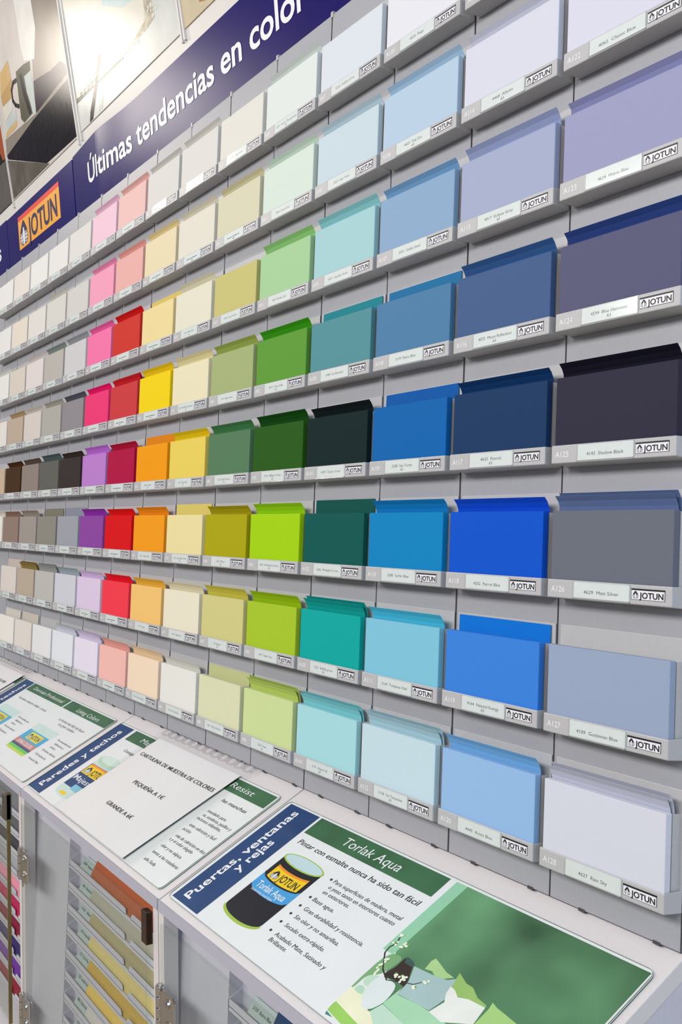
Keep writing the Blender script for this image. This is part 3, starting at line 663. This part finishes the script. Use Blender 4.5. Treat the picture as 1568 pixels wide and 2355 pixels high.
def b_main(mb, f, t):
    H = .0084
    rect(mb, f, -3.00, .20, -2.532, 1.40, PB, H)
    rect(mb, f, -2.500, .20, -.83, .386, PG, H)
    WT = WHITE
    ver(mb, f, 'Puertas, ventanas', -2.785, 1.345, .252, .105, WT, bold=.018, res=4)
    ver(mb, f, 'y rejas', -2.655, .955, .583, .100, WT, bold=.018, res=4)
    hor(mb, f, 'Torlak Aqua', -2.02, .334, -1.28, .082, WT, shear=.12, res=4)
    hor(mb, f, 'Pintar con esmalte nunca ha sido tan fácil', -2.44, .493, -.85, .047, PK, shear=.12, res=3, bold=.006)
    for s, x0, b, x1 in (('Para superficies de madera, metal',-1.695,.640,-.856),('o yeso tanto en interiores cuanto',-1.680,.696,-.867),('en exteriores.',-1.680,.749,-1.341),('Base agua.',-1.690,.835,-1.413),
        ('Gran durabilidad y resistencia.',-1.672,.927,-.921),('Sin olor y no amarillea.',-1.672,1.012,-1.094),('Secado extra-rápido.',-1.668,1.099,-1.149),('Acabado Mate, Satinado y',-1.664,1.190,-.999),('Brillante.',-1.660,1.244,-1.424)):
        hor(mb, f, s, x0, b, x1, .034, PK, shear=.12)
    for b in (.640, .835, .927, 1.012, 1.099, 1.190): poly(mb, ellipse(-1.735, b-.016, .014, .011, 10), f, PK, .0096)
    # paint tin
    TB_ = bm_('tin_black', (22, 22, 34)); TL = bm_('tin_lid', (196, 220, 226)); TR = bm_('tin_rim', (166, 196, 74)); TY = bm_('tin_yellow', (246, 206, 24)); TBL = bm_('tin_blue', (70, 160, 222)); TO = bm_('tin_orange', (246, 150, 40))
    cx = -2.125; hw = .275
    hh = .0086
    poly(mb, [(cx-hw-.01, 1.20)]+[(cx-hw*1.03*math.cos(a), 1.205+.075*math.sin(a)) for a in [j*math.pi/14 for j in range(15)]]+[(cx+hw+.01, 1.20)], f, TR, hh)
    poly(mb, [(cx-hw, .64), (cx-hw, 1.19)]+[(cx-hw*math.cos(a), 1.185+.07*math.sin(a)) for a in [j*math.pi/14 for j in range(15)]]+[(cx+hw, 1.19), (cx+hw, .64)], f, TB_, hh+.0003)
    def bandp(t0, t1, u0, u1): 
        lo = [(cx+hw*u, t1+.055*math.sqrt(max(0, 1-u*u))) for u in [u0+(u1-u0)*j/14 for j in range(15)]]; hi = [(cx+hw*u, t0+.055*math.sqrt(max(0, 1-u*u))) for u in [u0+(u1-u0)*j/14 for j in range(15)]]
        return hi+lo[::-1]
    poly(mb, bandp(.83, .955, -1, 1), f, TBL, hh+.0006)
    poly(mb, bandp(.695, .815, -.80, .82), f, TY, hh+.0004); poly(mb, bandp(.685, .705, -.80, .82), f, TO, hh+.0005)
    logo_small(mb, f, -2.315, .770, -1.935, .850, BLACK, hh+.0006)
    hor(mb, f, 'Torlak Aqua', -2.335, .965, -1.92, .062, WHITE, bold=.006)
    hor(mb, f, 'Esmalte Acrílico, Secado Rápido', -2.335, 1.005, -2.02, .022, WHITE)
    poly(mb, ellipse(cx, .63, hw*1.03, .062, 28), f, TR, hh+.0006); poly(mb, ellipse(cx, .628, hw*.95, .052, 28), f, TL, hh+.0007)
    # printed room picture
    WG = MATS.get('print_wall') or mat('print_wall', (90, 136, 98), .4, .2, noise=.55, scale=9)
    rect(mb, f, -.765, .20, -.655, .86, bm_('mint', (152, 208, 174)), H)
    poly(mb, [(-.655, .20), (.875, .20), (.875, 1.39), (-.40, 1.30), (-.655, .83)], f, WG, H)
    C = {'armback':(128,176,122),'chair':(196,226,200),'chair2':(186,222,196),'hollow':(58,46,44),'darkcush':(66,94,88),'tealcush':(172,198,198),'gcush1':(176,212,146),'gcush2':(156,194,110),'wcush':(236,238,232),'seat':(170,218,180),'front':(196,226,206),'vase':(226,234,234),'floor':(240,240,208),'gstrip':(158,208,100),'rug':(70,134,134),'gcush3':(172,212,132)}
    S = [('floor',[(-.694,1.175),(-.596,1.121),(-.503,1.233),(-.352,1.231),(-.188,1.218),(-.06,1.39),(-.45,1.39),(-.695,1.294)]),
    ('armback',[(-.701,.859),(-.55,.836),(-.581,.979),(-.61,1.02),(-.677,1.061),(-.676,1.175),(-.701,1.174)]),('chair',[(-.662,1.108),(-.667,1.05),(-.582,1.014),(-.586,1.056),(-.595,1.126)]),
    ('chair2',[(-.668,1.181),(-.657,1.13),(-.599,1.127),(-.563,1.181)]),('hollow',[(-.55,.836),(-.46,.839),(-.388,.938),(-.361,.995),(-.469,.992),(-.546,1.005),(-.576,.991),(-.552,.918)]),
    ('darkcush',[(-.548,.82),(-.479,.828),(-.439,.847),(-.455,.866),(-.527,.864)]),('gcush1',[(-.357,.739),(-.301,.753),(-.206,.78),(-.127,.785),(-.19,.829),(-.257,.837),(-.298,.82),(-.356,.832),(-.369,.77)]),
    ('gcush2',[(-.125,.741),(-.024,.776),(.039,.778),(.119,.816),(.209,.827),(.214,.842),(.083,.854),(.003,.872),(-.086,.838),(-.11,.785)]),
    ('seat',[(-.385,1.128),(-.371,1.006),(-.355,1.054),(-.157,1.036),(-.074,1.034),(.3,1.05),(.50,1.39),(.18,1.39),(-.12,1.178),(-.387,1.148)]),('tealcush',[(-.438,.852),(-.257,.837),(-.152,.818),(-.107,.784),(-.052,.93),(-.077,1.031),(-.157,1.036),(-.358,1.051),(-.374,.949)]),
    ('front',[(-.383,1.151),(-.12,1.178),(.18,1.39),(-.06,1.39),(-.303,1.285),(-.413,1.229),(-.389,1.168)]),
    ('gcush3',[(.227,.794),(.279,.808),(.331,.813),(.462,.828),(.50,.99),(.243,.99),(.239,.84)]),('wcush',[(-.096,.839),(-.051,.846),(.006,.874),(.08,.851),(.214,.842),(.238,.959),(.056,1.048),(-.071,1.037),(-.039,.941),(-.081,.891)]),
    ('vase',[(-.6,1.064),(-.582,1.014),(-.51,1.005),(-.429,1.009),(-.399,1.05),(-.385,1.128),(-.396,1.172),(-.427,1.227),(-.503,1.233),(-.555,1.186),(-.596,1.121)]),
    ('gstrip',[(-.693,1.322),(-.688,1.3),(-.387,1.334),(-.30,1.39),(-.50,1.39),(-.685,1.371)]),('rug',[(-.681,1.378),(-.60,1.39),(-.67,1.40)])]
    for j, (n, p) in enumerate(S): poly(mb, chaikin(p) if n in ('vase', 'chair', 'chair2', 'armback') else p, f, bm_(n, C[n], noise=.06, scale=20), H+.0002+.00006*j)
    BR = bm_('branch', (60, 52, 44)); LF = bm_('leaf', (122, 178, 70)); PT = bm_('petal', (240, 244, 226))
    ribbon(mb, [(-.517,1.018),(-.617,.973),(-.722,.875),(-.73,.827),(-.71,.785),(-.738,.726)], f, .010, BR, .0098)
    ribbon(mb, [(-.517,1.018),(-.366,.964),(-.326,.952),(-.287,.911)], f, .006, BR, .0098)
    for (x, s) in [(-.738,.726),(-.722,.786),(-.658,.779),(-.637,.763),(-.649,.899),(-.655,.922),(-.659,.965),(-.653,.992),(-.636,1.019),(-.492,.965),(-.45,.952),(-.412,.946),(-.414,.971),(-.268,.891),(-.304,.974)]:
        for j in range(4):
            poly(mb, ellipse(x+random.uniform(-.016,.016), s+random.uniform(-.014,.014), .010, .009, 8), f, PT if j else LF, .0099+.00005*j)
board('information board titled Puertas, ventanas y rejas with a black paint tin', -3.035, .897, .183, 1.424, b_main)
def b_two(mb, f, t):
    H = .0084; WT = WHITE
    rect(mb, f, -7.10, .20, -6.66, 1.41, PB, H); rect(mb, f, -6.58, .20, -3.24, .36, PG, H)
    ver(mb, f, 'Paredes y techos', -6.815, 1.33, .29, .125, WT, bold=.02, res=4)
    hor(mb, f, 'Majestic Mate', -6.24, .31, -5.22, .062, WT, shear=.12, res=3); hor(mb, f, 'Majestic Resist', -4.66, .308, -3.548, .062, WT, shear=.12, res=3)
    hor(mb, f, 'Consiga', -6.29, .50, -6.01, .038, PK, shear=.12, bold=.006); hor(mb, f, 'las manchas', -3.84, .482, -3.37, .038, PK, shear=.12, bold=.006)
    for s, x0, b, x1 in (('mendado para',-3.84,.637,-3.48),('as, escaleras, pasillos y',-3.83,.692,-3.276),('raciones infantiles.',-3.86,.744,-3.381),('ente cubrición y fácil',-3.835,.835,-3.312),('ación',-3.849,.897,-3.697),
        ('ntía de cubrición en dos',-3.825,.985,-3.234),('s y el color elegido',-3.846,1.04,-3.369),('olor y no salpica',-3.84,1.128,-3.423),('tente a las rozaduras',-3.845,1.216,-3.305),('ado Seda',-3.833,1.306,-3.6)):
        hor(mb, f, s, x0, b, x1, .034, PK, shear=.12)
    # tin of paint, mostly clear and blue
    TB_ = bm_('tin2_navy', (34, 66, 116)); TC = bm_('tin2_clear', (206, 226, 220)); TY = bm_('tin_yellow', (246, 206, 24)); TO = bm_('tin_orange', (246, 150, 40)); TS = bm_('tin2_sky', (130, 196, 220))
    cx = -6.24; hw = .27
    poly(mb, [(cx-hw, .72)]+[(cx-hw, 1.24)]+[(cx-hw*math.cos(a), 1.235+.07*math.sin(a)) for a in [j*math.pi/12 for j in range(13)]]+[(cx+hw, 1.24), (cx+hw, .72)], f, TC, H+.0002)
    rect(mb, f, cx-hw, .80, cx+hw, 1.16, TB_, H+.0003); rect(mb, f, cx-.02, 1.10, cx+hw, 1.18, TS, H+.0004)
    rect(mb, f, cx-hw+.02, .825, cx+hw, .955, TY, H+.0005); rect(mb, f, cx-hw+.02, .805, cx+hw, .828, TO, H+.0006)
    logo_small(mb, f, cx-hw+.05, .845, cx+hw+.06, .94, BLACK, H+.0008)
    hor(mb, f, 'Majestic', cx-hw+.03, 1.06, cx+hw+.1, .07, WHITE, bold=.006)
    rect(mb, f, cx-.12, 1.235, cx+.06, 1.275, TY, H+.0005)
    poly(mb, ellipse(cx, .70, hw*1.06, .085, 26), f, bm_('tin2_lid', (190, 216, 196)), H+.0007); poly(mb, ellipse(cx, .675, hw*.9, .06, 26), f, bm_('tin2_lidtop', (214, 232, 222)), H+.0009)
board('information board titled Paredes y techos half covered by the paper notice', -7.075, -3.195, .18, 1.428, b_two)
def b_three(mb, f, t):
    H = .0084; WT = WHITE; PAL = bm_('ink_pale', (92, 98, 100))
    rect(mb, f, -11.12, .20, -10.70, 1.41, PB, H); rect(mb, f, -10.66, .20, -8.945, .357, PG, H); rect(mb, f, -8.90, .20, -7.28, .357, PG, H)
    ver(mb, f, 'Paredes y techos', -10.84, 1.33, .29, .125, WT, bold=.02, res=3)
    hor(mb, f, 'Durosan Profesional', -10.44, .307, -9.09, .058, WT, shear=.12); hor(mb, f, 'Living Colors', -8.44, .322, -7.63, .062, WT, shear=.12)
    hor(mb, f, 'Excelente relación calidad - precio', -10.48, .53, -9.16, .038, PAL, shear=.12)
    hor(mb, f, 'La forma más fácil de hacer', -8.55, .54, -7.555, .040, PAL, shear=.12); hor(mb, f, 'un gran cambio', -8.38, .603, -7.77, .040, PAL, shear=.12)
    for dx in (0, -1.78):
        for s, x0, b, x1 in (('• Recomendado para',-7.89,.787,-7.363),('habitaciones y',-7.80,.85,-7.45),('salones.',-7.80,.91,-7.6),('• Excelente cubrición',-7.905,.99,-7.385),('• Fácil aplicación',-7.93,1.077,-7.5),('• Acabado Mate',-7.94,1.166,-7.518)):
            hor(mb, f, s, x0+dx, b, x1+dx, .032, PAL, shear=.12, res=1)
    for dx, deep in ((0, 1), (-1.72, 0)):
        x0, x1 = -8.90+dx, -8.03+dx
        TL = bm_('tub_lid', (206, 230, 224))
        poly(mb, [(x0+.02, .70), (x1+.02, .70), (x1-.01, .84), (x0+.04, .84)], f, TL, H+.0002)
        rect(mb, f, x0+.04, .83, x1-.02, 1.0, bm_('tub_blue', (84, 176, 214)), H+.0003); rect(mb, f, x0+.22, .85, x1-.16, .97, bm_('tub_yellow', (232, 216, 92)), H+.0005)
        rect(mb, f, x0+.04, 1.0, x1-.03, 1.08, bm_('tub_pink', (206, 132, 124)), H+.0003); rect(mb, f, x0+.05, 1.08, x1-.03, 1.115, bm_('tub_navy', (74, 84, 128)), H+.0004)
        rect(mb, f, x0+.05, 1.115, x1-.04, 1.155, bm_('tub_green', (112, 206, 96)), H+.0004); rect(mb, f, x0+.06, 1.155, x1-.05, 1.195, bm_('tub_lime', (196, 218, 92)), H+.0005)
        logo_small(mb, f, x0+.25, .872, x1-.2, .95, BLACK, H+.0008)
        hor(mb, f, 'LIVING COLORS' if deep else 'DUROSAN', x0+.14, 1.065, x1-.12, .05, WHITE, bold=.02)
board('information board titled Durosan Profesional and Living Colors', -11.11, -7.245, .178, 1.43, b_three)
def b_four(mb, f, t):
    rect(mb, f, -15.1, .20, -14.68, 1.41, PB, .0084); rect(mb, f, -14.6, .20, -11.25, .357, PG, .0084)
board('information board at the far left, under a white paper', -15.1, -11.22, .178, 1.43, b_four)

# ------------------------------------------------------------------ paper notices and their clear sleeves
PAPER = mat('white_paper', (238, 235, 236), .6, noise=.012, scale=14)
def notice(label, x0, x1, s0, s1, lines, h=.025, skew=.0):
    o_ = fc((x0+x1)/2, s1, h); n = 14; mb = MB()
    g = lambda u, v, hh: fc(u, v, h+hh)-o_
    wave = lambda u, v: .003*math.sin(3.1*u+1.3*v)*(.4+abs(v-.8))
    for i in range(n):
        for j in range(8):
            a, b = x0+(x1-x0)*i/n, x0+(x1-x0)*(i+1)/n; c_, d_ = s0+(s1-s0)*j/8, s0+(s1-s0)*(j+1)/8
            sk = lambda u, v: (u-skew*(v-s0), v)
            P = [(a, c_), (b, c_), (b, d_), (a, d_)]
            mb.face([g(*sk(u, v), wave(u, v)) for u, v in P], PAPER)
            mb.face([g(*sk(u, v), wave(u, v)-.003) for u, v in P][::-1], PAPER)
    me = mb.mesh('paper_notice', False)
    import bmesh
    bm = bmesh.new(); bm.from_mesh(me); bmesh.ops.remove_doubles(bm, verts=bm.verts, dist=1e-6); bm.to_mesh(me); bm.free()
    for p_ in me.polygons: p_.use_smooth = True
    t = thing('paper_notice', label, 'notice', o_)
    obj('paper', me, t)
    INK = mat('print_black_ink', (64, 58, 62), .6)
    mb = MB()
    for s, a, b, e, cap in lines: letters(mb, s, lambda u, v, hh: g(u, -v, hh+wave(u, -v)), a, -b, e-a, cap, INK, off=.004, res=3, bold=.004)
    if lines: obj('notice_lettering', mb.mesh('notice_lettering', False), t)
notice('white paper notice reading CARTULINA DE MUESTRA DE COLORES', -5.94, -3.99, .175, 1.418,
       [('CARTULINA DE MUESTRA DE COLORES', -5.875, .457, -4.065, .045), ('PEQUEÑA A 1€', -5.345, .770, -4.59, .045), ('GRANDE A 6€', -5.31, 1.096, -4.64, .045)], skew=.05)
notice('white paper at the far left edge of the counter', -13.3, -11.36, .172, 1.40, [('CARTULINA DE MUESTRA DE COLORES', -13.2, .445, -11.55, .045)])
SLV = clear('clear_sleeve_plastic', (.955, .965, .965), .8, .16, .05)
def sleeve(label, x0, x1, s0, s1, sb, h=.036):
    o_ = fc((x0+x1)/2, s1, h); g = lambda u, v, hh: fc(u, v, h+hh)-o_
    t = thing('plastic_sleeve', label, 'plastic sleeve', o_)
    mb = MB(); ws = lambda u, v: .004*math.sin(4*u)+.002*math.sin(7*v+u)
    n = 20
    for i in range(n):
        a, b = x0+(x1-x0)*i/n, x0+(x1-x0)*(i+1)/n
        for j in range(6):
            c_, d_ = s0+(sb-s0)*j/6, s0+(sb-s0)*(j+1)/6
            mb.face([g(u, v, ws(u, v)) for u, v in ((a, c_), (b, c_), (b, d_), (a, d_))], SLV)
    me = mb.mesh('pocket', False)
    for p_ in me.polygons: p_.use_smooth = True
    obj('pocket', me, t)
    mb = MB(); nh = 12; cw = (x1-x0-.1)/nh; RIM = mat('sleeve_rim', (214, 212, 214), .3); r_ = .032
    STR = clear('clear_strip_plastic', (.90, .90, .91), .9, .15, .08)
    sa_, sb_ = s0-.115, s0
    rect(mb, g, x0, sa_, x0+.05, sb_, STR, 0); rect(mb, g, x1-.05, sa_, x1, sb_, STR, 0)
    for k in range(nh):
        a = x0+.05+cw*k; b = a+cw; cx, cy = (a+b)/2, (sa_+sb_)/2
        el = ellipse(cx, cy, r_, r_*.8, 16); m_ = 16
        def edge(t_):
            dx, dy = math.cos(t_), math.sin(t_); q_ = min((cw/2)/max(1e-6, abs(dx)), ((sb_-sa_)/2)/max(1e-6, abs(dy))); return (cx+dx*q_, cy+dy*q_)
        angs = [2*math.pi*j/m_ for j in range(m_)]
        for j in range(m_):
            t0, t1 = angs[j], angs[(j+1) % m_]
            poly(mb, [el[j], el[(j+1) % m_], edge(t1), edge(t0)], g, STR, 0)
        # grey punched rim
        e2 = ellipse(cx, cy, r_*1.22, r_*1.0, 16)
        for j in range(m_): poly(mb, [el[j], el[(j+1) % m_], e2[(j+1) % m_], e2[j]], g, RIM, .002)
    rect(mb, g, x0, sa_-.012, x1, sa_, RIM, .002)
    obj('punched_strip', mb.mesh('punched_strip', False), t)
sleeve('clear punched plastic sleeve around the paper notice on the counter', -6.06, -3.845, .128, 1.43, 1.43)
sleeve('clear plastic sleeve around the far left paper', -13.4, -11.2, .125, 1.41, 1.41)
